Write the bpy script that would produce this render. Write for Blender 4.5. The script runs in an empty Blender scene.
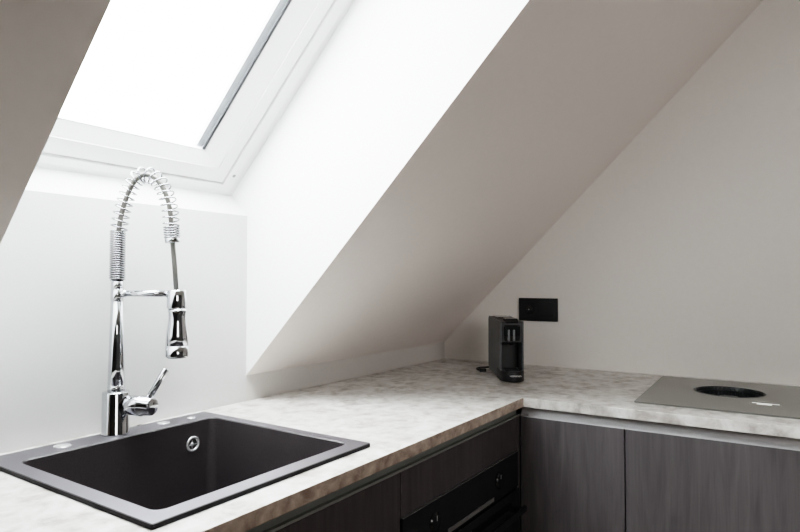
import bpy, bmesh, math
from mathutils import Vector, Matrix
PI = math.pi
C = bpy.context.scene.collection
# units: metres.  x: along the sink run towards the gable (x=0); y=0 knee wall, room at y<0; z=0 worktop surface
FLOOR = -0.91
HK = 0.0707            # height where the 45 degree slope starts on the knee wall
AX, LX = -1.1055, -1.8500   # alcove reveals (far, near)
AH = 0.514             # top of the wall under the roof window
KW = 0.642             # roof-window plane: z + y = KW

# ------------------------------------------------------------------ materials
def newmat(name):
    m = bpy.data.materials.new(name); m.use_nodes = True
    return m, m.node_tree.nodes, m.node_tree.links, m.node_tree.nodes['Principled BSDF']

def plain(name, col, rough=0.5, metal=0.0, noise=0.03, scale=30, bump=0.0, spec=0.5, emit=None):
    m, N, L, B = newmat(name)
    tc = N.new('ShaderNodeTexCoord'); nz = N.new('ShaderNodeTexNoise')
    nz.inputs['Scale'].default_value = scale; nz.inputs['Detail'].default_value = 4
    L.new(tc.outputs['Object'], nz.inputs['Vector'])
    rp = N.new('ShaderNodeValToRGB')
    rp.color_ramp.elements[0].position = 0.3; rp.color_ramp.elements[1].position = 0.7
    rp.color_ramp.elements[0].color = (*[c*(1-noise) for c in col], 1)
    rp.color_ramp.elements[1].color = (*[min(1, c*(1+noise)) for c in col], 1)
    L.new(nz.outputs['Fac'], rp.inputs['Fac']); L.new(rp.outputs['Color'], B.inputs['Base Color'])
    B.inputs['Roughness'].default_value = rough; B.inputs['Metallic'].default_value = metal
    B.inputs['Specular IOR Level'].default_value = spec
    if bump:
        b = N.new('ShaderNodeBump'); b.inputs['Strength'].default_value = bump; b.inputs['Distance'].default_value = 0.001
        L.new(nz.outputs['Fac'], b.inputs['Height']); L.new(b.outputs['Normal'], B.inputs['Normal'])
    if emit:
        B.inputs['Emission Color'].default_value = (*col, 1); B.inputs['Emission Strength'].default_value = emit
    return m

def stone(name, stops, scale=1.0, rough=0.38):
    m, N, L, B = newmat(name)
    tc = N.new('ShaderNodeTexCoord')
    mp = N.new('ShaderNodeMapping'); L.new(tc.outputs['Object'], mp.inputs['Vector'])
    mp.inputs['Scale'].default_value = (scale, scale, scale)
    n1 = N.new('ShaderNodeTexNoise'); n1.inputs['Scale'].default_value = 15; n1.inputs['Detail'].default_value = 10; n1.inputs['Roughness'].default_value = 0.7; n1.inputs['Distortion'].default_value = 0.7
    n2 = N.new('ShaderNodeTexNoise'); n2.inputs['Scale'].default_value = 38; n2.inputs['Detail'].default_value = 5
    v = N.new('ShaderNodeTexVoronoi'); v.inputs['Scale'].default_value = 20
    for n in (n1, n2, v): L.new(mp.outputs['Vector'], n.inputs['Vector'])
    mx = N.new('ShaderNodeMix'); mx.inputs['Factor'].default_value = 0.35
    L.new(n1.outputs['Fac'], mx.inputs[2]); L.new(n2.outputs['Fac'], mx.inputs[3])
    mx2 = N.new('ShaderNodeMix'); mx2.inputs['Factor'].default_value = 0.12
    L.new(mx.outputs[0], mx2.inputs[2]); L.new(v.outputs['Distance'], mx2.inputs[3])
    rp = N.new('ShaderNodeValToRGB'); e = rp.color_ramp.elements
    e[0].position, e[0].color = stops[0][0], (*stops[0][1], 1)
    e[1].position, e[1].color = stops[-1][0], (*stops[-1][1], 1)
    for p, c in stops[1:-1]:
        k = e.new(p); k.color = (*c, 1)
    L.new(mx2.outputs[0], rp.inputs['Fac']); L.new(rp.outputs['Color'], B.inputs['Base Color'])
    B.inputs['Roughness'].default_value = rough
    b = N.new('ShaderNodeBump'); b.inputs['Strength'].default_value = 0.12; b.inputs['Distance'].default_value = 0.001
    L.new(n2.outputs['Fac'], b.inputs['Height']); L.new(b.outputs['Normal'], B.inputs['Normal'])
    return m

def wood(name, dark, light, rough=0.45):
    m, N, L, B = newmat(name)
    tc = N.new('ShaderNodeTexCoord'); mp = N.new('ShaderNodeMapping'); L.new(tc.outputs['Object'], mp.inputs['Vector'])
    mp.inputs['Scale'].default_value = (12, 12, 1.2)
    n1 = N.new('ShaderNodeTexNoise'); n1.inputs['Scale'].default_value = 2.2; n1.inputs['Detail'].default_value = 8; n1.inputs['Distortion'].default_value = 1.6
    mp2 = N.new('ShaderNodeMapping'); mp2.inputs['Scale'].default_value = (160, 160, 4); L.new(tc.outputs['Object'], mp2.inputs['Vector'])
    n2 = N.new('ShaderNodeTexNoise'); n2.inputs['Scale'].default_value = 2; n2.inputs['Detail'].default_value = 3
    L.new(mp.outputs['Vector'], n1.inputs['Vector']); L.new(mp2.outputs['Vector'], n2.inputs['Vector'])
    mx = N.new('ShaderNodeMix'); mx.inputs['Factor'].default_value = 0.25
    L.new(n1.outputs['Fac'], mx.inputs[2]); L.new(n2.outputs['Fac'], mx.inputs[3])
    rp = N.new('ShaderNodeValToRGB'); rp.color_ramp.elements[0].position = 0.32; rp.color_ramp.elements[1].position = 0.68
    rp.color_ramp.elements[0].color = (*dark, 1); rp.color_ramp.elements[1].color = (*light, 1)
    L.new(mx.outputs[0], rp.inputs['Fac']); L.new(rp.outputs['Color'], B.inputs['Base Color'])
    B.inputs['Roughness'].default_value = rough
    b = N.new('ShaderNodeBump'); b.inputs['Strength'].default_value = 0.15; b.inputs['Distance'].default_value = 0.001
    L.new(mx.outputs[0], b.inputs['Height']); L.new(b.outputs['Normal'], B.inputs['Normal'])
    return m

M = {}
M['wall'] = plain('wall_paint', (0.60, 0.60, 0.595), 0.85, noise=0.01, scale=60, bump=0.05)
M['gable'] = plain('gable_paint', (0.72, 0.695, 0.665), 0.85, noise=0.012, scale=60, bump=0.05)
M['knee'] = plain('knee_paint', (0.60, 0.58, 0.56), 0.85, noise=0.01, scale=60)  # same wall, toned down to carry the shade under the slope
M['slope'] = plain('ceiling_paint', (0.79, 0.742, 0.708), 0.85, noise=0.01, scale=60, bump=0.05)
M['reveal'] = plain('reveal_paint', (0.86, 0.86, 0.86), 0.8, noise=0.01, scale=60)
M['winframe'] = plain('white_lacquer', (0.84, 0.85, 0.84), 0.35, noise=0.01)
M['sashwhite'] = plain('sash_gloss_white', (0.95, 0.955, 0.95), 0.3, noise=0.0)  # whiter copy of the frame lacquer, window glare painted on bevel and bead
M['seal'] = plain('rubber_seal', (0.015, 0.015, 0.02), 0.6)
M['alu_rail'] = plain('rail_grey', (0.42, 0.43, 0.47), 0.5)
M['screw'] = plain('screw_grey', (0.35, 0.35, 0.35), 0.4, metal=0.6)
M['worktop'] = stone('worktop_laminate', [(0.35, (0.24, 0.215, 0.195)), (0.43, (0.38, 0.355, 0.335)), (0.50, (0.53, 0.51, 0.49)), (0.60, (0.66, 0.65, 0.635))])
M['edge'] = stone('worktop_brown_edge', [(0.36, (0.24, 0.18, 0.145)), (0.5, (0.44, 0.36, 0.30)), (0.62, (0.62, 0.53, 0.46))], scale=1.6, rough=0.5)  # browner laminate tone stands in for shade on the sink-side front edge
M['front'] = wood('dark_wood_front', (0.064, 0.058, 0.061), (0.105, 0.096, 0.100))
M['carcass'] = plain('carcass_board', (0.06, 0.057, 0.058), 0.6)
M['plinth'] = plain('plinth_board', (0.03, 0.03, 0.03), 0.5)
M['alu'] = plain('brushed_aluminium', (0.58, 0.58, 0.59), 0.45, metal=0.6, noise=0.03, scale=80)
M['aludark'] = plain('dark_profile', (0.30, 0.315, 0.30), 0.5, metal=0.3)  # rail aluminium darkened to carry the shade below the sink-side worktop
M['chrome'] = plain('polished_chrome', (0.62, 0.635, 0.66), 0.06, metal=1.0, noise=0.0)
M['steel'] = plain('spring_steel', (0.33, 0.335, 0.35), 0.14, metal=1.0, noise=0.0)
M['hose'] = plain('grey_hose', (0.11, 0.105, 0.095), 0.45)
M['nozzle'] = plain('nozzle_rubber', (0.03, 0.03, 0.03), 0.5)
M['sink'] = plain('granite_composite', (0.022, 0.019, 0.021), 0.40, noise=0.15, scale=420, bump=0.1)
M['sink'].node_tree.nodes['Principled BSDF'].inputs['IOR'].default_value = 2.9
M['sink'].node_tree.nodes['Principled BSDF'].inputs['Specular Tint'].default_value = (0.93, 0.91, 1.0, 1)
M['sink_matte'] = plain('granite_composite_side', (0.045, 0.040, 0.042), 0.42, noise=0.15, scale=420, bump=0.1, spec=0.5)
M['sink_rim'] = plain('granite_composite_rim', (0.010, 0.009, 0.010), 0.6, noise=0.1, scale=420, spec=0.2)  # same composite blackened for the shade on the rim's outer face
M['cover'] = plain('cover_satin', (0.75, 0.75, 0.76), 0.25, metal=0.7, noise=0.0)
M['glass_black'] = plain('black_glass', (0.012, 0.014, 0.016), 0.08, noise=0.0)
M['hob'] = plain('hob_glass', (0.115, 0.113, 0.103), 0.2, noise=0.0, spec=0.5)
M['iron'] = plain('black_grille', (0.018, 0.022, 0.024), 0.35)
M['black'] = plain('matte_black_plastic', (0.008, 0.0095, 0.011), 0.42)
M['black_gloss'] = plain('gloss_black_plastic', (0.008, 0.010, 0.012), 0.15)
M['machgrey'] = plain('grey_plastic', (0.115, 0.128, 0.135), 0.4)
M['print'] = plain('light_print', (0.75, 0.75, 0.75), 0.5)
M['sign_dim'] = plain('dim_print', (0.32, 0.32, 0.31), 0.5)
M['display'] = plain('display_light', (0.8, 0.82, 0.80), 0.4, emit=0.35)
M['inlay'] = plain('machine_inlay', (0.16, 0.165, 0.17), 0.25, metal=0.3)  # colour of the painted highlights on the machine's front cover
M['marks'] = M['sign_dim']
M['trimgrey'] = plain('oven_trim', (0.22, 0.22, 0.22), 0.35, metal=0.3)
M['floor'] = wood('oak_floor', (0.19, 0.15, 0.115), (0.28, 0.22, 0.17), 0.4)
M['rear'] = plain('rear_wall_paint', (0.16, 0.155, 0.15), 0.9, noise=0.01)
def pane_mat():
    m = bpy.data.materials.new('window_glass'); m.use_nodes = True
    N, L = m.node_tree.nodes, m.node_tree.links
    N.clear()
    o = N.new('ShaderNodeOutputMaterial'); t = N.new('ShaderNodeBsdfTransparent'); g = N.new('ShaderNodeBsdfGlossy')
    t.inputs['Color'].default_value = (0.97, 0.985, 0.98, 1); g.inputs['Roughness'].default_value = 0.01
    mx = N.new('ShaderNodeMixShader'); mx.inputs[0].default_value = 0.05; L.new(t.outputs[0], mx.inputs[1]); L.new(g.outputs[0], mx.inputs[2])
    L.new(mx.outputs[0], o.inputs['Surface'])
    return m
M['pane'] = pane_mat()

# ------------------------------------------------------------------ helpers
def bm_new(): return bmesh.new()
def box(bm, x0, x1, y0, y1, z0, z1, mi=0, mat=None):
    x0, x1 = sorted((x0, x1)); y0, y1 = sorted((y0, y1)); z0, z1 = sorted((z0, z1))
    vs = [bm.verts.new((x, y, z)) for z in (z0, z1) for x, y in ((x0, y0), (x1, y0), (x1, y1), (x0, y1))]
    if mat is not None:
        for v in vs: v.co = mat @ v.co
    fs = []
    for f in ((3,2,1,0), (4,5,6,7), (0,1,5,4), (1,2,6,5), (2,3,7,6), (3,0,4,7)):
        q = bm.faces.new([vs[i] for i in f]); q.material_index = mi; fs.append(q)
    return fs
def loft(bm, loops, cap0=True, cap1=True, mi=0, closed=True):
    rows = [[bm.verts.new(p) for p in l] for l in loops]
    n = len(rows[0])
    for a, b in zip(rows, rows[1:]):
        for i in range(n if closed else n-1):
            j = (i+1) % n
            f = bm.faces.new((a[i], a[j], b[j], b[i])); f.material_index = mi; f.smooth = True
    if cap0: f = bm.faces.new(rows[0][::-1]); f.material_index = mi
    if cap1: f = bm.faces.new(rows[-1]); f.material_index = mi
    return rows
def frame_of(d):
    d = Vector(d).normalized(); up = Vector((0,0,1)) if abs(d.z) < 0.95 else Vector((1,0,0))
    a = d.cross(up).normalized(); b = d.cross(a).normalized()
    return a, b
def lathe(bm, origin, axis, prof, n=40, cap0=True, cap1=True, mi=0):
    """prof: list of (radius, distance along the axis)"""
    o = Vector(origin); d = Vector(axis).normalized(); a, b = frame_of(d)
    loops = [[o + d*h + (a*math.cos(2*PI*i/n) + b*math.sin(2*PI*i/n))*r for i in range(n)] for r, h in prof]
    return loft(bm, loops, cap0, cap1, mi)
def tube(bm, pts, r, n=10, mi=0, rads=None):
    pts = [Vector(p) for p in pts]
    loops = []; prev = None
    for i, p in enumerate(pts):
        d = (pts[min(i+1, len(pts)-1)] - pts[max(i-1, 0)]).normalized()
        if prev is None: a, b = frame_of(d)
        else:
            a = (prev - d*prev.dot(d)).normalized(); b = d.cross(a)
        prev = a; rr = rads[i] if rads else r
        loops.append([p + (a*math.cos(2*PI*k/n) + b*math.sin(2*PI*k/n))*rr for k in range(n)])
    loft(bm, loops, True, True, mi)
def obj(name, bm, mats, parent=None, bevel=0.0, seg=2, smooth=False):
    bmesh.ops.recalc_face_normals(bm, faces=bm.faces)
    me = bpy.data.meshes.new(name); bm.to_mesh(me); bm.free()
    if not isinstance(mats, (list, tuple)): mats = [mats]
    for m in mats: me.materials.append(m)
    o = bpy.data.objects.new(name, me); C.objects.link(o)
    if bevel:
        md = o.modifiers.new('bevel', 'BEVEL'); md.width = bevel; md.segments = seg; md.limit_method = 'ANGLE'; md.angle_limit = math.radians(35)
    if parent:
        o.parent = parent; o.matrix_parent_inverse = Matrix.Translation(-parent.location) if not parent.get('_rot') else Matrix()
    return o
def thing(name, label, cat, loc=(0,0,0), group=None):
    o = bpy.data.objects.new(name, None); C.objects.link(o); o.location = loc; o.empty_display_size = 0.05
    o['label'] = label; o['category'] = cat
    if group: o['group'] = group
    return o
def tag(o, label, cat, group=None):
    o['label'] = label; o['category'] = cat
    if group: o['group'] = group
    return o
def struct(o, label=None, cat=None):
    o['kind'] = 'structure'
    if label: o['label'] = label; o['category'] = cat
    return o
def cells(bm, xs, ys, z0, z1, inside, mi_side=None, mi=0):
    """solid slab made of grid cells, only outer faces"""
    V = {}
    def v(i, j, k):
        if (i, j, k) not in V: V[i, j, k] = bm.verts.new((xs[i], ys[j], (z0, z1)[k]))
        return V[i, j, k]
    def ins(i, j):
        if i < 0 or j < 0 or i >= len(xs)-1 or j >= len(ys)-1: return False
        return inside((xs[i]+xs[i+1])/2, (ys[j]+ys[j+1])/2)
    for i in range(len(xs)-1):
        for j in range(len(ys)-1):
            if not ins(i, j): continue
            bm.faces.new((v(i,j,1), v(i+1,j,1), v(i+1,j+1,1), v(i,j+1,1)))
            bm.faces.new((v(i,j,0), v(i,j+1,0), v(i+1,j+1,0), v(i+1,j,0)))
            for di, dj, a, b in ((0,-1,(i,j),(i+1,j)), (0,1,(i+1,j+1),(i,j+1)), (-1,0,(i,j+1),(i,j)), (1,0,(i+1,j),(i+1,j+1))):
                if not ins(i+di, j+dj):
                    f = bm.faces.new((v(*a,0), v(*b,0), v(*b,1), v(*a,1)))
                    if mi_side: f.material_index = mi_side(f.calc_center_median(), di, dj)
def rrect(cx, cy, hx, hy, r, z, n=8):
    pts = []
    for sx, sy, a0 in ((1,1,0), (-1,1,90), (-1,-1,180), (1,-1,270)):
        for k in range(n+1):
            a = math.radians(a0 + 90*k/n)
            pts.append(Vector((cx + sx*(hx-r) + r*math.cos(a), cy + sy*(hy-r) + r*math.sin(a), z)))
    return pts
def text(name, s, size, mat, parent, matrix, extrude=0.0002, spacing=1.0):
    cu = bpy.data.curves.new(name, 'FONT'); cu.body = s; cu.size = size; cu.extrude = extrude; cu.align_x = 'CENTER'; cu.align_y = 'CENTER'; cu.space_character = spacing
    t = bpy.data.objects.new(name + '_source', cu); C.objects.link(t)
    dg = bpy.context.evaluated_depsgraph_get()
    me = bpy.data.meshes.new_from_object(t.evaluated_get(dg)); me.transform(matrix)
    bpy.data.objects.remove(t); me.materials.clear(); me.materials.append(mat); me.name = name
    o = bpy.data.objects.new(name, me); C.objects.link(o)
    if parent: o.parent = parent; o.matrix_parent_inverse = Matrix.Translation(-parent.location)
    return o

# ------------------------------------------------------------------ the room
XW, YF, ZC = -3.9, -3.6, 1.49        # rear wall x, far side wall y, flat ceiling height
YC = HK - ZC                          # where the slope meets the flat ceiling
T = 0.10
# floor
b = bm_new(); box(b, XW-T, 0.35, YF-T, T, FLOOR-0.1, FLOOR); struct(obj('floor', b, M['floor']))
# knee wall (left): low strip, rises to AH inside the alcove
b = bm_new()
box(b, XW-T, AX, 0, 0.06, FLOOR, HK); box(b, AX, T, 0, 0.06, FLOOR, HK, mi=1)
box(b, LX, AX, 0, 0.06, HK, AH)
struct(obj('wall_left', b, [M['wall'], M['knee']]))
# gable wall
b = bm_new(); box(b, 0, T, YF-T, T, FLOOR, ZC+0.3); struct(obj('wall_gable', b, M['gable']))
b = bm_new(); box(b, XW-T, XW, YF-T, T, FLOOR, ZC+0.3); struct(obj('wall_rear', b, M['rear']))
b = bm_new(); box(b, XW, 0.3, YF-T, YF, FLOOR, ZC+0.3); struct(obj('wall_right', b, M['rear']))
# sloped ceiling with the opening of the alcove, and the flat ceiling
ZT = 1.40                             # alcove head
b = bm_new()
def slope_quad(x0, x1, z0, z1):
    vs = [b.verts.new(p) for p in ((x0, HK-z0, z0), (x1, HK-z0, z0), (x1, HK-z1, z1), (x0, HK-z1, z1))]
    b.faces.new(vs)
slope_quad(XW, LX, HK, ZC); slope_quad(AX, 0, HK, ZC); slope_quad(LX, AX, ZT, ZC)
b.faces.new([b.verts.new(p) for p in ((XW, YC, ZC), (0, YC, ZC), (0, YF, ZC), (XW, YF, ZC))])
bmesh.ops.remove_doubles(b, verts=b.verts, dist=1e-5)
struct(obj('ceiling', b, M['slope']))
# alcove lining: two side reveals, head and the splayed sill below the window
WD, WZ = 0.0663, AH + 0.0619          # lower inner edge of the window frame
TY, TZ = KW - ZT, ZT                  # upper edge of the window at the alcove head
def reveal_bm(x, t):
    bb = bm_new()
    pr = [(0.0, HK), (0.0, AH), (WD, WZ), (TY, TZ), (HK-ZT, ZT)]
    # thin wall following the profile between slope plane and window plane
    a = [bb.verts.new((x, y, z)) for y, z in pr]; c = [bb.verts.new((x+t, y+0.02*k, z+0.02*k)) for (y, z), k in zip(pr, (1, 1, 0, 0, 1))]
    bb.faces.new(a); bb.faces.new(c[::-1])
    for i in range(len(pr)):
        j = (i+1) % len(pr); bb.faces.new((a[i], a[j], c[j], c[i]))
    return bb
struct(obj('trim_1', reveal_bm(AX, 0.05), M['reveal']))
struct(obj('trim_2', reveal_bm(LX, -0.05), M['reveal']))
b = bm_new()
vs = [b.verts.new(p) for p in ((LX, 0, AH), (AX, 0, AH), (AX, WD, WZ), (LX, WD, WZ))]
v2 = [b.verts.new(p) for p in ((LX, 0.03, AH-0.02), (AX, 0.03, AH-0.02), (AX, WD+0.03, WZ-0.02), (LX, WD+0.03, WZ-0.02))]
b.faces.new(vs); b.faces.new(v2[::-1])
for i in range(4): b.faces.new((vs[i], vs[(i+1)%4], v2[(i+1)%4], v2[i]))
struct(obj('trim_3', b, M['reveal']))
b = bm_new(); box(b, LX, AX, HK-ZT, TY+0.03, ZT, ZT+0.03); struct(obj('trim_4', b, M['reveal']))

# ------------------------------------------------------------------ roof window, built in its own inclined plane
W1 = bpy.data.objects.new('window_1', None); C.objects.link(W1); W1['kind'] = 'structure'; W1['label'] = 'white roof window set in the sloped ceiling above the sink'; W1['category'] = 'window'
# local axes: u = x, v = up the slope (0,-1,1)/r2, w = outwards (0,1,1)/r2
U = Vector((1,0,0)); Vv = Vector((0,-1,1)).normalized(); Wv = Vector((0,1,1)).normalized()
ORG = Vector((0, WD, WZ))
def wp(u, v, w): return ORG + U*u + Vv*v + Wv*w
LEN = (Vector((0, TY, TZ)) - ORG).length
def ring(bb, o0, i0, w0, w1, iw0=None, iw1=None, mi=0):
    """rectangular ring: o0,i0 = (u0,u1,v0,v1) outer / inner; w0 room side, w1 outside"""
    def c(r, w): return [bb.verts.new(wp(*p, w)) for p in ((r[0], r[2]), (r[1], r[2]), (r[1], r[3]), (r[0], r[3]))]
    A, B_, Cc, D = c(o0, w0), c(i0, w0 if iw0 is None else iw0), c(i0, w1 if iw1 is None else iw1), c(o0, w1)
    for P, Q in ((A, B_), (B_, Cc), (Cc, D), (D, A)):
        for k in range(4):
            f = bb.faces.new((P[k], P[(k+1)%4], Q[(k+1)%4], Q[k])); f.material_index = mi
def inset(l, b_, t=None): return (LX+l, AX-l, b_, LEN-(t if t is not None else b_))
b = bm_new(); ring(b, inset(-0.045, -0.035), inset(0.020, 0.014), 0.0, 0.04); ring(b, inset(0.020, 0.014), inset(0.0515, 0.034), -0.004, 0.07)
obj('window_frame', b, M['winframe'], W1, bevel=0.002)
b = bm_new()
ring(b, inset(0.0555, 0.0385), inset(0.092, 0.081), 0.000, 0.06)
ring(b, inset(0.092, 0.081), inset(0.148, 0.117), 0.002, 0.06, iw0=0.018, iw1=0.05, mi=1)
obj('sash', b, [M['winframe'], M['sashwhite']], W1, bevel=0.0015)
b = bm_new(); ring(b, inset(0.050, 0.033), inset(0.060, 0.043), 0.012, 0.018); obj('gasket', b, M['seal'], W1)
b = bm_new(); ring(b, inset(0.146, 0.1155), inset(0.149, 0.119), 0.0175, 0.022); obj('glazing_bead', b, M['sashwhite'], W1)
def slab(bb, u0, u1, v0, v1, w0, w1):
    vs = [bb.verts.new(wp(u, v, w)) for w in (w0, w1) for u, v in ((u0, v0), (u1, v0), (u1, v1), (u0, v1))]
    for f in ((3,2,1,0), (4,5,6,7), (0,1,5,4), (1,2,6,5), (2,3,7,6), (3,0,4,7)): bb.faces.new([vs[i] for i in f])
b = bm_new(); slab(b, LX+0.147, AX-0.147, 0.116, LEN-0.116, 0.022, 0.026); obj('pane', b, M['pane'], W1)
for s in (0, 1):
    u = AX-0.148 if s == 0 else LX+0.148
    sg = -1 if s == 0 else 1
    b = bm_new(); slab(b, u, u+sg*0.020, 0.119, LEN-0.119, 0.030, 0.042); rl = obj('guide_rail', b, M['alu_rail'], W1)
    b = bm_new(); slab(b, u-sg*0.001, u+sg*0.007, 0.118, LEN-0.119, 0.0175, 0.0215); sq = obj('seal_strip', b, M['seal'], W1)
for u in (AX-0.036, LX+0.036):
    b = bm_new(); lathe(b, wp(u, 0.070, -0.0045), -Wv, [(0.005, 0), (0.005, 0.001), (0.002, 0.0015)], 16)
    obj('screw', b, M['screw'], W1)

# ------------------------------------------------------------------ worktop (L shape with the sink cut-out)
D1, D2, TH = 0.62, 0.6346, 0.026
XL, YR = -2.02, -2.13
SX0, SX1, SB, SF = -1.7640, -1.2790, -0.0437, -0.5620       # outer sink
BX0, BX1, BB, BF = -1.7325, -1.3085, -0.1135, -0.5260       # bowl opening
gap = 0.0
b = bm_new()
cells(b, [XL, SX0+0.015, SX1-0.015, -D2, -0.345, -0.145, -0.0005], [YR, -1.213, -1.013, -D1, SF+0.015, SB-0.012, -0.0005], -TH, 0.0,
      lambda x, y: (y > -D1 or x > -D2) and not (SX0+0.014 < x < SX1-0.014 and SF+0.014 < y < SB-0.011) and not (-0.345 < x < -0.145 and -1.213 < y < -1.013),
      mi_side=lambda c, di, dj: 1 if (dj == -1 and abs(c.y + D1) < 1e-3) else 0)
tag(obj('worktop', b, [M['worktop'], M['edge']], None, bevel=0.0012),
    'L-shaped pale stone-effect worktop with a brown front edge along the sink side', 'worktop')

# ------------------------------------------------------------------ cabinets
ZP, ZD = FLOOR+0.10, -0.0575        # plinth top, door top
def hollow_carcass(bb, x0, x1, y0, y1, top=-TH-0.001):
    t = 0.016
    z0 = ZP
    box(bb, x0, x1, y0, y1, z0, z0+t)
    return t
def cabinet_left(x0, x1, label, shelf=True, door=True):
    t = thing('base_cabinet', label, 'cabinet', ((x0+x1)/2, -0.3, FLOOR), 'dark wood base cabinets under the worktop')
    b = bm_new(); w = 0.016
    box(b, x0+0.0005, x1-0.0005, -0.58, -0.02, ZP, ZP+w)
    box(b, x0+0.0005, x0+w, -0.58, -0.02, ZP+w, -0.065); box(b, x1-w, x1-0.0005, -0.58, -0.02, ZP+w, -0.065)
    box(b, x0+w, x1-w, -0.026, -0.02, ZP+w, -0.065)
    for fx in (x0+0.05, x1-0.05):
        for fy in (-0.5, -0.08): box(b, fx-0.015, fx+0.015, fy-0.015, fy+0.015, FLOOR, ZP)
    obj('carcass', b, M['carcass'], t)
    return t
# sink cabinet and the one nearer the viewer
cs = cabinet_left(-1.829, -1.2305, 'dark wood cabinet under the black sink, left of the oven')
b = bm_new(); box(b, -1.8275, -1.232, -0.601, -0.582, ZP, ZD); obj('door', b, M['front'], cs, bevel=0.001)
cn = cabinet_left(-2.01, -1.8305, 'narrow dark wood end cabinet of the sink run, farthest from the corner')
b = bm_new(); box(b, -2.01, -1.832, -0.601, -0.582, ZP, ZD); obj('door', b, M['front'], cn, bevel=0.001)
# oven housing: filler panel above, niche, drawer below
co = cabinet_left(-1.2295, -0.6365, 'dark wood housing cabinet around the built-in oven')
b = bm_new(); box(b, -1.229, -0.6365, -0.601, -0.582, -0.1495, ZD); obj('filler_panel', b, M['front'], co, bevel=0.001)
b = bm_new(); box(b, -1.212, -0.654, -0.575, -0.03, -0.765, -0.749); obj('oven_shelf', b, M['carcass'], co)
b = bm_new(); box(b, -1.229, -0.6365, -0.601, -0.582, ZP, -0.755); obj('drawer_front', b, M['front'], co, bevel=0.001)

# right-hand run
def cabinet_right(y0, y1, label):
    t = thing('base_cabinet', label, 'cabinet', (-0.3, (y0+y1)/2, FLOOR), 'dark wood base cabinets under the worktop')
    b = bm_new(); w = 0.016
    box(b, -0.595, -0.02, y0-0.0005, y1+0.0005, ZP, ZP+w)
    box(b, -0.595, -0.02, y0-0.0005, y0-w, ZP+w, -0.065); box(b, -0.595, -0.02, y1+w, y1+0.0005, ZP+w, -0.065)
    box(b, -0.026, -0.02, y0-w, y1+w, ZP+w, -0.065)
    for fy in (y0-0.05, y1+0.05):
        for fx in (-0.5, -0.08): box(b, fx-0.015, fx+0.015, fy-0.015, fy+0.015, FLOOR, ZP)
    obj('carcass', b, M['carcass'], t)
    b = bm_new(); box(b, -0.616, -0.597, y0-0.0015, y1+0.0015, ZP, ZD); obj('door', b, M['front'], t, bevel=0.001)
    return t
cabinet_right(-0.6035, -0.8910, 'narrow dark wood cabinet beside the oven, next to the inner corner')
cabinet_right(-0.8910, -1.4965, 'wide dark wood cabinet below the induction hob')
cabinet_right(-1.4965, -2.11, 'dark wood cabinet at the end of the hob run')
# finger-grip profiles
b = bm_new()
def gola_y(bb, x, s, y0, y1):      # for fronts facing -x
    P = [(0.0150, -0.0265), (0.0150, -0.0390), (0.0138, -0.0440), (0.0110, -0.0490), (0.0070, -0.0535), (0.0030, -0.0560), (0.0012, -0.0555), (0.0006, -0.0562), (0.0012, -0.0574), (0.0060, -0.0570), (0.0120, -0.0530), (0.0165, -0.0450), (0.0175, -0.0390), (0.0175, -0.0265)]
    a = [bb.verts.new((x+dx, y0, z)) for dx, z in P]; c = [bb.verts.new((x+dx, y1, z)) for dx, z in P]
    bb.faces.new(a); bb.faces.new(c[::-1])
    for i in range(len(P)):
        j = (i+1) % len(P); bb.faces.new((a[i], a[j], c[j], c[i]))
gola_y(b, -0.6165, 1, -0.6035, -2.11)
tag(obj('handle_profile', b, M['alu']), 'bright aluminium finger-grip rail under the hob side of the worktop', 'handle rail', 'finger-grip rails under the worktop')
b = bm_new()
box(b, -2.01, -0.6020, -0.5850, -0.5830, -0.0570, -0.0265); box(b, -2.01, -0.6020, -0.5980, -0.5850, -0.0570, -0.0555); box(b, -2.01, -0.6020, -0.6000, -0.5980, -0.0570, -0.0520)
pr = obj('handle_profile', b, M['aludark']); tag(pr, 'dark finger-grip rail under the brown worktop edge above the oven', 'handle rail', 'finger-grip rails under the worktop')
b = bm_new(); box(b, -0.6130, -0.6030, -0.6250, -0.6040, -0.0545, -0.0505); o = obj('end_cap', b, M['cover'], pr); o['label'] = 'shiny metal corner cap'
# corner post + plinths
b = bm_new(); box(b, -0.6360, -0.6165, -0.6010, -0.5820, ZP, ZD)
tag(obj('corner_filler', b, M['front']), 'slim dark wood corner strip between oven and right-hand cabinets', 'filler strip')
b = bm_new(); box(b, -2.01, -0.5600, -0.555, -0.540, FLOOR, ZP-0.001); box(b, -0.560, -0.545, -0.555, -2.11, FLOOR, ZP-0.001)
tag(obj('plinth', b, M['plinth']), 'black recessed plinth along the floor under the cabinets', 'plinth')

# ------------------------------------------------------------------ built-in oven
OX0, OX1, OT = -1.2275, -0.6375, -0.1515
ov = thing('built_in_oven', 'black glass built-in oven below the worktop near the inner corner', 'oven', (-0.93, -0.6, -0.75))
b = bm_new(); box(b, -1.208, -0.658, -0.598, -0.06, -0.745, -0.155); obj('oven_body', b, M['plinth'], ov)
b = bm_new(); box(b, OX0, OX1, -0.6050, -0.599, -0.2495, OT); obj('control_panel', b, M['glass_black'], ov, bevel=0.0015)
b = bm_new(); box(b, OX0, OX1, -0.6055, -0.599, OT, OT+0.0012); obj('panel_edge', b, M['trimgrey'], ov)  # grey strip standing in for the highlight along the panel's top
dr = None
b = bm_new(); box(b, OX0, OX1, -0.6090, -0.599, -0.745, -0.2535); dr = obj('oven_door', b, M['glass_black'], ov, bevel=0.0015)
b = bm_new()
box(b, OX0+0.012, OX1-0.012, -0.6360, -0.6260, -0.312, -0.295)
box(b, OX0+0.03, OX0+0.045, -0.627, -0.6085, -0.310, -0.297); box(b, OX1-0.045, OX1-0.03, -0.627, -0.6085, -0.310, -0.297)
obj('door_handle', b, M['black_gloss'], dr, bevel=0.003)
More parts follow.
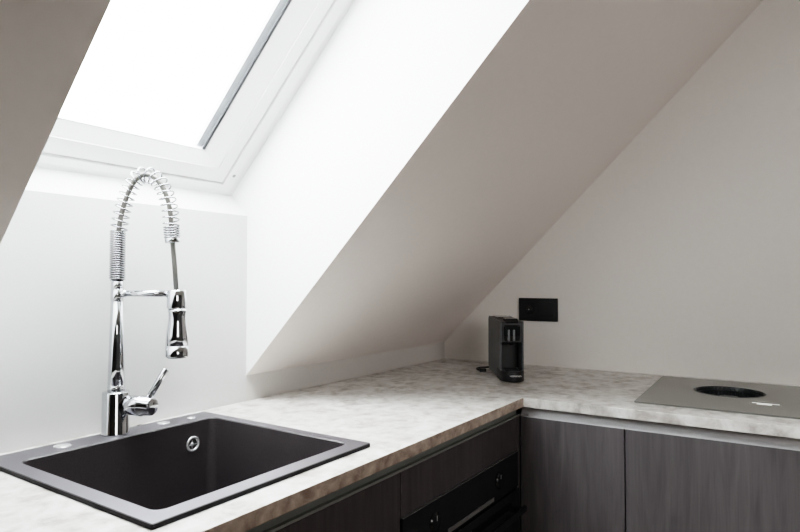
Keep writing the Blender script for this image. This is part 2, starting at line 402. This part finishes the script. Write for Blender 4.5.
b = bm_new(); box(b, -1.045, -0.800, -0.6070, -0.6050, -0.2445, -0.2335); dp = obj('display_strip', b, M['trimgrey'], ov, bevel=0.0008); dp['label'] = 'grey display strip with tiny markings'
b = bm_new()
for i in range(5): box(b, -0.945+i*0.012, -0.939+i*0.012, -0.6075, -0.6069, -0.2405, -0.2375)
obj('marking', b, M['sign_dim'], dp)
for kx in (-1.100, -0.765):
    b = bm_new(); lathe(b, (kx, -0.6055, -0.200), (0,-1,0), [(0.022, 0), (0.022, 0.001), (0.019, 0.0015), (0.019, 0.0035), (0.0175, 0.0045), (0.0, 0.0045)], 36, True, False)
    k = obj('knob', b, M['black_gloss'], ov)
    b = bm_new(); box(b, kx-0.0006, kx+0.0006, -0.6103, -0.6098, -0.196, -0.184); obj('pointer', b, M['print'], k)

# ------------------------------------------------------------------ sink
sk = thing('kitchen_sink', 'black composite sink set into the worktop under the roof window', 'sink', ((SX0+SX1)/2, (SB+SF)/2, 0.0))
cx, cy, hx, hy = (SX0+SX1)/2, (SB+SF)/2, (SX1-SX0)/2, (SB-SF)/2
bcx, bcy, bhx, bhy = (BX0+BX1)/2, (BB+BF)/2, (BX1-BX0)/2, (BB-BF)/2
RT = 0.0080; DP = -0.20
b = bm_new()
n = 8
loops = [rrect(bcx, bcy, bhx+0.010, bhy+0.010, 0.036, -0.004, n), rrect(cx, cy, hx-0.0135, hy-0.0105, 0.004, -0.004, n), rrect(cx, cy, hx-0.013, hy-0.0105, 0.004, 0.0002, n), rrect(cx, cy, hx, hy, 0.004, 0.0002, n),
         rrect(cx, cy, hx, hy, 0.004, RT-0.0012, n), rrect(cx, cy, hx-0.0012, hy-0.0012, 0.0035, RT, n),
         rrect(bcx, bcy, bhx+0.002, bhy+0.002, 0.018, RT, n), rrect(bcx, bcy, bhx, bhy, 0.016, RT-0.002, n),
         rrect(bcx, bcy, bhx-0.006, bhy-0.006, 0.022, DP+0.02, n), rrect(bcx, bcy, bhx-0.011, bhy-0.011, 0.028, DP+0.006, n), rrect(bcx, bcy, bhx-0.025, bhy-0.025, 0.03, DP, n), rrect(bcx, bcy, 0.045, 0.045, 0.0449, DP-0.004, n)]
loft(b, loops, False, True)
# outside of the bowl
loft(b, [rrect(bcx, bcy, bhx+0.010, bhy+0.010, 0.036, -0.004, n), rrect(bcx, bcy, bhx+0.004, bhy+0.004, 0.03, DP, n), rrect(bcx, bcy, bhx-0.02, bhy-0.02, 0.03, DP-0.01, n)], False, True)
for f in b.faces: f.smooth = False
so = obj('sink_bowl', b, M['sink'], sk)
so.data.materials.append(M['sink_matte']); so.data.materials.append(M['sink_rim'])
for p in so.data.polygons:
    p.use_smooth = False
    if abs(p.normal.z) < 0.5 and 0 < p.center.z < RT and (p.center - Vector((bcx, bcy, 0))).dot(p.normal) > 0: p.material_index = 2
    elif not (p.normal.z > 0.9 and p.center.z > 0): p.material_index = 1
b = bm_new(); lathe(b, (bcx, bcy, DP-0.0038), (0,0,1), [(0.043, 0), (0.043, 0.003), (0.034, 0.004), (0.030, 0.001), (0.012, 0.001), (0.010, 0.004), (0.0, 0.004)], 40, True, False); obj('drain', b, M['chrome'], sk)
# overflow on the back wall of the bowl
OFX, OFZ = -1.3650, -0.0430
b = bm_new(); yb = BB-0.0008
lathe(b, (OFX, yb, OFZ), (0,-1,0), [(0.0180, 0), (0.0180, 0.003), (0.0165, 0.0042), (0.0130, 0.0042), (0.0115, 0.0015)], 40, True, False)
of = obj('overflow', b, M['cover'], sk)
b = bm_new(); lathe(b, (OFX, yb-0.001, OFZ), (0,-1,0), [(0.0118, 0), (0.0118, 0.0006)], 32); obj('overflow_hole', b, M['plinth'], of)
b = bm_new(); box(b, OFX-0.0105, OFX+0.0105, yb-0.0035, yb-0.0015, OFZ-0.001, OFZ+0.001)
lathe(b, (OFX-0.003, yb-0.0015, OFZ), (0,-1,0), [(0.0045, 0), (0.0045, 0.002), (0.002, 0.003)], 16); box(b, OFX-0.004, OFX-0.002, yb-0.0035, yb-0.0015, OFZ-0.0105, OFZ+0.0105)
obj('overflow_bars', b, M['cover'], of)
for (px, py, r) in ((-1.6376, -0.0745, 0.0155), (-1.4104, -0.0695, 0.0135), (-1.3440, -0.0790, 0.010)):
    b = bm_new(); lathe(b, (px, py, RT-0.0003), (0,0,1), [(r, 0), (r, 0.001), (r*0.85, 0.0018), (0.0, 0.0022)], 36, True, False)
    for f in b.faces: f.smooth = True
    obj('hole_cover', b, M['cover'], sk)
b = bm_new(); lathe(b, (-1.4440, -0.0300, 0.0002), (0,0,1), [(0.0075, 0), (0.0075, 0.003), (0.005, 0.0045)], 20)
tag(obj('drain_knob', b, M['black']), 'tiny black knob on the worktop strip behind the sink', 'knob')

# ------------------------------------------------------------------ tap
TB = Vector((-1.5252, -0.0690, RT))
R = Vector((math.sin(0.5941), -math.cos(0.5941), 0))       # direction the spout swings out over the bowl
tp = thing('kitchen_tap', 'tall chrome spring-neck tap with pull-down spray standing on the sink rim', 'tap', TB)
def at(dr, z, df=0.0): return Vector((TB.x, TB.y, 0)) + R*dr + Vector((0,0,z)) + Vector((math.cos(0.5941), math.sin(0.5941), 0))*df
b = bm_new()
lathe(b, at(0, 0), (0,0,1), [(0.0275, RT), (0.0282, RT+0.002), (0.0270, RT+0.004), (0.0270, 0.0955), (0.0262, 0.0972), (0.0, 0.0972)], 56, True, False)
obj('tap_body', b, M['chrome'], tp)
b = bm_new()
lathe(b, at(0, 0), (0,0,1), [(0.0168, 0.0970), (0.0168, 0.1090), (0.0160, 0.1096), (0.0160, 0.1104), (0.0166, 0.1110), (0.0160, 0.15), (0.0142, 0.21), (0.0128, 0.287), (0.0120, 0.2875), (0.0120, 0.2890), (0.0130, 0.2895), (0.0130, 0.3140), (0.0120, 0.3145), (0.0120, 0.3160), (0.0128, 0.3165), (0.0122, 0.3360), (0.0, 0.3360)], 48, True, False)
obj('riser', b, M['chrome'], tp)
b = bm_new()
tube(b, [at(0.010, 0.3050), at(0.109, 0.3050)], 0.0070, 20)
lathe(b, at(0.008, 0.3050), R, [(0.0085, 0.0), (0.0085, 0.010), (0.006, 0.013)], 24)
obj('holder_arm', b, M['chrome'], tp)
# neck centre line (distance from riser, height)
raw = [(0.0015, 0.437), (0.0050, 0.462), (0.0100, 0.486), (0.0210, 0.520), (0.0350, 0.5470), (0.0510, 0.5590), (0.0660, 0.5590), (0.0820, 0.5500), (0.0970, 0.5290), (0.1070, 0.5030), (0.1125, 0.4750), (0.1145, 0.4500)]
def catmull(P, m=14):
    out = []
    for i in range(len(P)-1):
        p0 = P[max(i-1,0)]; p1 = P[i]; p2 = P[i+1]; p3 = P[min(i+2, len(P)-1)]
        for k in range(m):
            t = k/m
            out.append(tuple(0.5*((2*p1[j]) + (-p0[j]+p2[j])*t + (2*p0[j]-5*p1[j]+4*p2[j]-p3[j])*t*t + (-p0[j]+3*p1[j]-3*p2[j]+p3[j])*t**3) for j in (0,1)))
    out.append(P[-1]); return out
def coil(bb, path2, turns, rc, wire, phase=0.0, per=20, n=8):
    """helix around a path given as (dr,z) points"""
    L = [0]
    for a, c in zip(path2, path2[1:]): L.append(L[-1] + math.hypot(c[0]-a[0], c[1]-a[1]))
    tot = L[-1]; N_ = int(turns*per); pts = []
    i = 0
    for k in range(N_+1):
        s = tot*k/N_
        while i < len(L)-2 and L[i+1] < s: i += 1
        t = (s-L[i])/max(1e-9, L[i+1]-L[i])
        a, c = path2[i], path2[i+1]
        q = (a[0]+(c[0]-a[0])*t, a[1]+(c[1]-a[1])*t)
        dx, dz = c[0]-a[0], c[1]-a[1]; l = math.hypot(dx, dz); dx /= l; dz /= l
        nrm = R*(-dz) + Vector((0,0,dx)); fw = Vector((math.cos(0.5941), math.sin(0.5941), 0))
        ang = 2*PI*k/per + phase
        pts.append(at(*q) + nrm*(rc*math.cos(ang)) + fw*(rc*math.sin(ang)))
    tube(bb, pts, wire, n)
path = catmull(raw)
b = bm_new()
coil(b, [(0, 0.334), (0, 0.437)], 21, 0.0142, 0.0022)
coil(b, path, 20, 0.0165, 0.0017, per=24)
coil(b, [(0.1145, 0.4500), (0.1165, 0.4240)], 5, 0.0155, 0.0019)
obj('spring', b, M['steel'], tp)
b = bm_new()
tube(b, [at(0, 0.33)] + [at(*p) for p in path] + [at(0.1180, 0.41), at(0.1220, 0.37), at(0.1265, 0.3100)], 0.0052, 14)
obj('hose', b, M['hose'], tp)
b = bm_new(); lathe(b, at(0.1166, 0.4240), at(0.1176,0.4140)-at(0.1166,0.4240), [(0.0155, 0), (0.0160, 0.001), (0.0160, 0.010), (0.0145, 0.011)], 36)
obj('spring_collar', b, M['chrome'], tp)
hc = at(0.1272, 0.0)
b = bm_new(); lathe(b, hc, (0,0,1), [(0.0, 0.2720), (0.0165, 0.2720), (0.0195, 0.2735), (0.0200, 0.2755), (0.0200, 0.3110), (0.0190, 0.3125), (0.0110, 0.3125), (0.0, 0.3105)], 44, False, False)
obj('spray_holder', b, M['chrome'], tp)
b = bm_new(); lathe(b, at(0.1290, 0), (0,0,1), [(0.0, 0.1705), (0.0228, 0.1705), (0.0236, 0.1712), (0.0238, 0.1725), (0.0238, 0.1935), (0.0228, 0.1940), (0.0228, 0.1950), (0.0236, 0.1955), (0.0222, 0.2150), (0.0190, 0.2420), (0.0178, 0.2540), (0.0182, 0.2630), (0.0192, 0.2670), (0.0192, 0.2718)], 44, False, True)
sh = obj('spray_head', b, M['chrome'], tp)
b = bm_new(); lathe(b, at(0.1290, 0), (0,0,1), [(0.019, 0.1685), (0.019, 0.1702)], 36); obj('nozzle', b, M['nozzle'], sh)
# side lever: hub, cap, stick
ax = (R*0.97 + Vector((-math.cos(0.5941), -math.sin(0.5941), 0))*0.25).normalized()
h0 = at(0.014, 0.0690)
b = bm_new(); lathe(b, h0, ax, [(0.0205, 0.0), (0.0205, 0.0445), (0.0195, 0.0460)], 44); obj('valve_housing', b, M['chrome'], tp)
b = bm_new(); lathe(b, h0, ax, [(0.0185, 0.0455), (0.0218, 0.0470), (0.0218, 0.0490), (0.0200, 0.0500), (0.0190, 0.0730), (0.0172, 0.0755), (0.0, 0.0760)], 44, True, False); lv = obj('lever_cap', b, M['chrome'], tp)
b = bm_new(); p0 = h0 + ax*0.064 + Vector((0,0,0.015)); p1 = at(0.1065, 0.1450)
tube(b, [p0, p0+(p1-p0)*0.5, p1-(p1-p0)*0.03, p1], 0.005, 18, rads=[0.0066, 0.0070, 0.0074, 0.0058]); obj('lever', b, M['chrome'], lv)

# ------------------------------------------------------------------ induction hob with extractor
HX0, HX1, HY0, HY1 = -0.5410, -0.0300, -0.9010, -1.5010
hb = thing('induction_hob', 'flat grey glass induction hob with round extractor in the worktop', 'hob', ((HX0+HX1)/2, (HY0+HY1)/2, 0))
ECX, ECY, ER = -0.2450, -1.1130, 0.0945
b = bm_new()
n = 12
N_ = 4*(n+1)
out = rrect((HX0+HX1)/2, (HY0+HY1)/2, (HX1-HX0)/2, (HY0-HY1)/2, 0.006, 0.0, n)
def ray_circle(p):      # matching point on the extractor hole
    a = math.atan2(p.y-ECY, p.x-ECX); return a
# grid-free annulus: sort outer points by angle about the hole
outs = sorted([p for p in out] + [Vector((HX0+(HX1-HX0)*t, y, 0)) for t in [k/24 for k in range(1,24)] for y in (HY0, HY1)] + [Vector((x, HY0+(HY1-HY0)*t, 0)) for t in [k/24 for k in range(1,24)] for x in (HX0, HX1)], key=ray_circle)
def lvl(ps, z): return [Vector((p.x, p.y, z)) for p in ps]
circ = [Vector((ECX+ER*math.cos(ray_circle(p)), ECY+ER*math.sin(ray_circle(p)), 0)) for p in outs]
loft(b, [lvl(circ, 0.0004), lvl(outs, 0.0004), lvl(outs, 0.0045), lvl(circ, 0.0045), lvl(circ, 0.0004)], False, False)
for f in b.faces: f.smooth = False
obj('glass_plate', b, M['hob'], hb)
b = bm_new(); lathe(b, (ECX, ECY, 0), (0,0,1), [(ER-0.0006, -0.030), (ER-0.0006, 0.0050), (ER-0.0040, 0.0054), (ER-0.0050, 0.0040), (ER-0.0050, -0.026), (0.0, -0.026)], 72, True, False)
eg = obj('extractor_basket', b, M['iron'], hb)
b = bm_new()
for k in range(48):
    m = Matrix.Translation((ECX, ECY, 0)) @ Matrix.Rotation(2*PI*k/48, 4, 'Z')
    box(b, ER-0.0080, ER-0.0050, -0.0016, 0.0016, -0.022, 0.0010, mat=m)
lathe(b, (ECX, ECY, 0), (0,0,1), [(ER-0.0080, -0.0085), (ER-0.0080, -0.0045), (ER-0.0095, -0.0045), (ER-0.0095, -0.0085), (ER-0.0080, -0.0085)], 72, False, False)
lathe(b, (ECX, ECY, 0), (0,0,1), [(0.030, -0.0258), (0.030, -0.012), (0.026, -0.010), (0.0, -0.009)], 40, True, False)
obj('basket_ribs', b, M['iron'], eg)
for yy in (-1.1705, -1.2415):
    b = bm_new(); box(b, -0.4180, -0.3960, yy-0.0005, yy+0.0005, 0.0045, 0.0047); obj('touch_mark', b, M['sign_dim'], hb)
b = bm_new(); box(b, -0.362, -0.360, -1.2290, -1.1840, 0.0045, 0.0047); obj('touch_mark', b, M['sign_dim'], hb)
b = bm_new(); box(b, -0.3960, -0.3880, -1.1750, -1.2380, 0.0045, 0.0048); box(b, -0.4120, -0.3960, -1.1860, -1.2200, 0.0045, 0.0048)
obj('touch_display', b, M['display'], hb)

# ------------------------------------------------------------------ coffee machine
mt = thing('coffee_machine', 'small black and grey capsule coffee machine standing in the worktop corner', 'coffee machine', (0,0,0))
ang = math.radians(34)
MM = Matrix.Translation((-0.398, -0.4870, 0)) @ Matrix.Rotation(ang, 4, 'Z')   # local +x = backwards, y = left, origin = front centre
def mobj(name, b, mats, bevel=0.0, seg=2, parent=None):
    b.transform(MM); return obj(name, b, mats, parent or mt, bevel, seg)
mt.location = MM @ Vector((0.15, 0, 0))
hw = 0.039; H = 0.204
def prof_extrude(bb, prof, y0, y1):
    a = [bb.verts.new((x, y0, z)) for x, z in prof]; c = [bb.verts.new((x, y1, z)) for x, z in prof]
    bb.faces.new(a); bb.faces.new(c[::-1])
    for i in range(len(prof)):
        j = (i+1) % len(prof); bb.faces.new((a[i], a[j], c[j], c[i]))
b = bm_new(); prof_extrude(b, [(0.012, 0.004), (0.27, 0.004), (0.285, 0.02), (0.285, 0.19), (0.27, 0.203), (0.016, 0.198), (0.012, 0.194)], hw-0.004, hw); mobj('side_panel', b, M['machgrey'], 0.0015)
b = bm_new(); prof_extrude(b, [(0.012, 0.004), (0.27, 0.004), (0.285, 0.02), (0.285, 0.19), (0.27, 0.203), (0.016, 0.198), (0.012, 0.194)], -hw, -hw+0.004); mobj('side_panel', b, M['machgrey'], 0.0015)
b = bm_new()
prof_extrude(b, [(0.085, 0.004), (0.27, 0.004), (0.283, 0.02), (0.283, 0.188), (0.27, 0.2015), (0.016, 0.1965), (0.014, 0.128), (0.085, 0.120)], -hw+0.0041, hw-0.0041); mobj('housing', b, M['black'], 0.0015)
b = bm_new(); prof_extrude(b, [(0.004, 0.150), (0.0130, 0.132), (0.0130, 0.186), (0.004, 0.182)], -0.026, 0.026); mobj('front_cover', b, M['black_gloss'], 0.002)
for yy in (-0.005, 0.012):
    b = bm_new(); box(b, 0.0028, 0.012, yy-0.0045, yy+0.0045, 0.132, 0.172); mobj('front_inlay', b, M['inlay'], 0.003)
b = bm_new()
loops = []
for z, r in ((0.118, 0.006), (0.128, 0.008)):
    loops.append([Vector((0.03+r*math.cos(2*PI*k/20), r*math.sin(2*PI*k/20), z)) for k in range(20)])
loft(b, loops); mobj('coffee_spout', b, M['black_gloss'])
b = bm_new(); prof_extrude(b, [(0.004, 0.196), (0.010, 0.192), (0.070, 0.199), (0.070, 0.207), (0.020, 0.207)], -0.020, 0.020); mobj('lever', b, M['black_gloss'], 0.002)
b = bm_new(); box(b, 0.15, 0.26, -0.025, 0.025, 0.2005, 0.2035); mobj('water_tank_lid', b, M['black_gloss'], 0.001)
# base with rounded drip tray
b = bm_new(); pts = []
for k in range(17):
    a = math.radians(90 + 180*k/16); pts.append((0.024 + 0.050*math.cos(a), (hw+0.001)*math.sin(a)))
pts += [(0.084, -hw-0.001), (0.084, hw+0.001)]
loft(b, [[Vector((x, y, z)) for x, y in pts] for z in (0.002, 0.036)]); dt = mobj('drip_tray', b, M['black'], 0.002)
b = bm_new()
for k in range(7): box(b, -0.008+k*0.012, -0.004+k*0.012, -0.024, 0.024, 0.036, 0.0375)
mobj('tray_grid', b, M['black_gloss'], parent=dt)
tm = MM @ Matrix.Translation((-0.0263, -0.004, 0.022)) @ Matrix.Rotation(math.radians(-90), 4, 'Z') @ Matrix.Rotation(math.radians(90), 4, 'X')
text('brand_lettering', 'NESPRESSO', 0.0075, M['print'], dt, tm, 0.0006)
b = bm_new(); m_ = [(0.284, 0.01, 0.02), (0.305, 0.03, 0.006), (0.29, 0.075, 0.0045), (0.25, 0.085, 0.0045), (0.22, 0.07, 0.0045)]
def smooth3(P, m=8):
    out = []
    P = [Vector(p) for p in P]
    for i in range(len(P)-1):
        p0, p1, p2, p3 = P[max(i-1,0)], P[i], P[i+1], P[min(i+2,len(P)-1)]
        for k in range(m):
            t = k/m; out.append(0.5*((2*p1)+(p2-p0)*t+(2*p0-5*p1+4*p2-p3)*t*t+(3*p1-p0-3*p2+p3)*t**3))
    out.append(P[-1]); return out
tube(b, smooth3(m_), 0.0035, 10); cd = mobj('power_cord', b, M['black'])
b = bm_new(); tube(b, smooth3([(0.284, -0.02, 0.02), (0.300, -0.05, 0.005), (0.27, -0.075, 0.0045), (0.235, -0.072, 0.0045)]), 0.0035, 10); mobj('cord_loop', b, M['black'], parent=cd)
b = bm_new(); box(b, 0.205, 0.235, 0.058, 0.082, 0.0005, 0.013); pg = mobj('plug', b, M['black'], 0.003, parent=cd)
# ------------------------------------------------------------------ double socket on the gable wall
sc = thing('wall_socket', 'matte black double wall socket on the gable wall above the coffee machine', 'socket', (-0.001, -0.4225, 0.220))
b = bm_new(); box(b, -0.0105, -0.0004, -0.5005, -0.3445, 0.1750, 0.2650); obj('cover_frame', b, M['black'], sc, bevel=0.0015)
for i, yc in enumerate((-0.3870, -0.4580)):
    b = bm_new()
    if i == 0:
        box(b, -0.0125, -0.0106, yc-0.030, yc+0.030, 0.190, 0.250)
        ins = obj('socket_insert', b, M['black'], sc, bevel=0.001)
        b = bm_new(); lathe(b, (-0.0126, yc, 0.220), (-1,0,0), [(0.021, 0), (0.021, 0.0012), (0.019, 0.0012), (0.019, 0.0002)], 36, True, True); obj('socket_ring', b, M['black_gloss'], ins)
        b = bm_new(); lathe(b, (-0.0128, yc, 0.220), (-1,0,0), [(0.0028, 0), (0.0028, 0.0012), (0.001, 0.0014)], 16); obj('socket_screw', b, M['sign_dim'], ins)
        b = bm_new()
        for dy in (-0.0095, 0.0095): lathe(b, (-0.0126, yc+dy, 0.220), (-1,0,0), [(0.0025, 0), (0.0025, 0.0006)], 14)
        obj('pin_hole', b, M['plinth'], ins)
    else:
        box(b, -0.0125, -0.0106, yc-0.030, yc+0.030, 0.190, 0.250); obj('blank_insert', b, M['black'], sc, bevel=0.001)

# ------------------------------------------------------------------ the gable stands slightly out of square with the knee wall
TA = 0.037
def about(px, py): return Matrix.Translation((px, py, 0)) @ Matrix.Rotation(TA, 4, 'Z') @ Matrix.Translation((-px, -py, 0))
MG, MR = about(0, 0), about(-D2, -D1)
def turn(root, m):
    root.location = m @ root.location if root.type == 'EMPTY' else root.location
    todo = list(root.children) + ([root] if root.type == 'MESH' else [])
    while todo:
        o = todo.pop(); o.data.transform(m) if o.type == 'MESH' else None
        if o is not root:
            todo += list(o.children)
            if root.type == 'EMPTY' and o.parent == root: o.matrix_parent_inverse = Matrix.Translation(-root.location)
for o in list(C.objects):
    if o.parent: continue
    if o.name == 'wall_gable': turn(o, MG)
    elif o.name == 'wall_socket': turn(o, Matrix.Translation((0, 0.004, 0)) @ MG)
    elif o.name == 'induction_hob' or (o.name.startswith('base_cabinet') and o.location.x > -0.5) or (o.name == 'handle_profile'): turn(o, MR)
for name in ('worktop', 'plinth', 'ceiling'):
    for v in bpy.data.objects[name].data.vertices:
        p = v.co
        if name == 'ceiling':
            if p.x > -0.01: p.x = -p.y*math.tan(TA)
        elif p.x > -0.7:
            if p.x > -0.01: p.x = -p.y*math.tan(TA) - 0.0006
            elif p.y < -0.63: v.co = MR @ p

# ------------------------------------------------------------------ light
w = bpy.data.worlds.new('world'); bpy.context.scene.world = w; w.use_nodes = True
N, L = w.node_tree.nodes, w.node_tree.links
bg = N['Background']; tc = N.new('ShaderNodeTexCoord'); sx = N.new('ShaderNodeSeparateXYZ'); L.new(tc.outputs['Generated'], sx.inputs[0])
rp = N.new('ShaderNodeValToRGB'); rp.color_ramp.elements[0].position = 0.45; rp.color_ramp.elements[0].color = (0.30, 0.31, 0.30, 1)
rp.color_ramp.elements[1].position = 0.55; rp.color_ramp.elements[1].color = (0.97, 0.985, 1.0, 1)
mr = N.new('ShaderNodeMapRange'); mr.inputs[1].default_value = -1; mr.inputs[2].default_value = 1
L.new(sx.outputs[2], mr.inputs[0]); L.new(mr.outputs[0], rp.inputs[0]); L.new(rp.outputs[0], bg.inputs[0])
bg.inputs[1].default_value = 34.0
def area(name, loc, target, sx_, sy_, power, col, portal=False):
    l = bpy.data.lights.new(name, 'AREA'); l.shape = 'RECTANGLE'; l.size = sx_; l.size_y = sy_; l.energy = power; l.color = col
    o = bpy.data.objects.new(name, l); C.objects.link(o); o.location = loc
    d = Vector(target) - Vector(loc); o.rotation_euler = d.to_track_quat('-Z', 'Y').to_euler()
    if portal: l.cycles.is_portal = True
    return o
ctr = wp((LX+AX)/2, LEN/2, 0.12)
pt = area('window_portal', ctr, ctr - Wv, 0.9, LEN+0.1, 1, (1,1,1), True)
lm = area('room_lamp', (-2.7, -3.0, 0.9), (-0.2, -1.0, 0.35), 1.0, 0.8, 4.6, (1.0, 0.95, 0.92)); lm.data.spread = math.radians(80)  # unseen fill light added to lift the gable and slope

# ------------------------------------------------------------------ camera
cam = bpy.data.cameras.new('camera'); co_ = bpy.data.objects.new('camera', cam); C.objects.link(co_)
cam.sensor_width = 36; cam.sensor_fit = 'HORIZONTAL'; cam.lens = 595.82/800*36; cam.clip_start = 0.02
co_.location = (-2.2429, -1.2835, 0.331)
yaw, pitch = 0.5941, 0.0259
co_.rotation_euler = (PI/2 + pitch, 0, yaw - PI/2)
S = bpy.context.scene; S.camera = co_
S.view_settings.view_transform = 'Filmic'; S.view_settings.look = 'High Contrast'; S.view_settings.exposure = 0.33
S.cycles.max_bounces = 14; S.cycles.diffuse_bounces = 8; S.cycles.transparent_max_bounces = 8; S.cycles.caustics_reflective = False
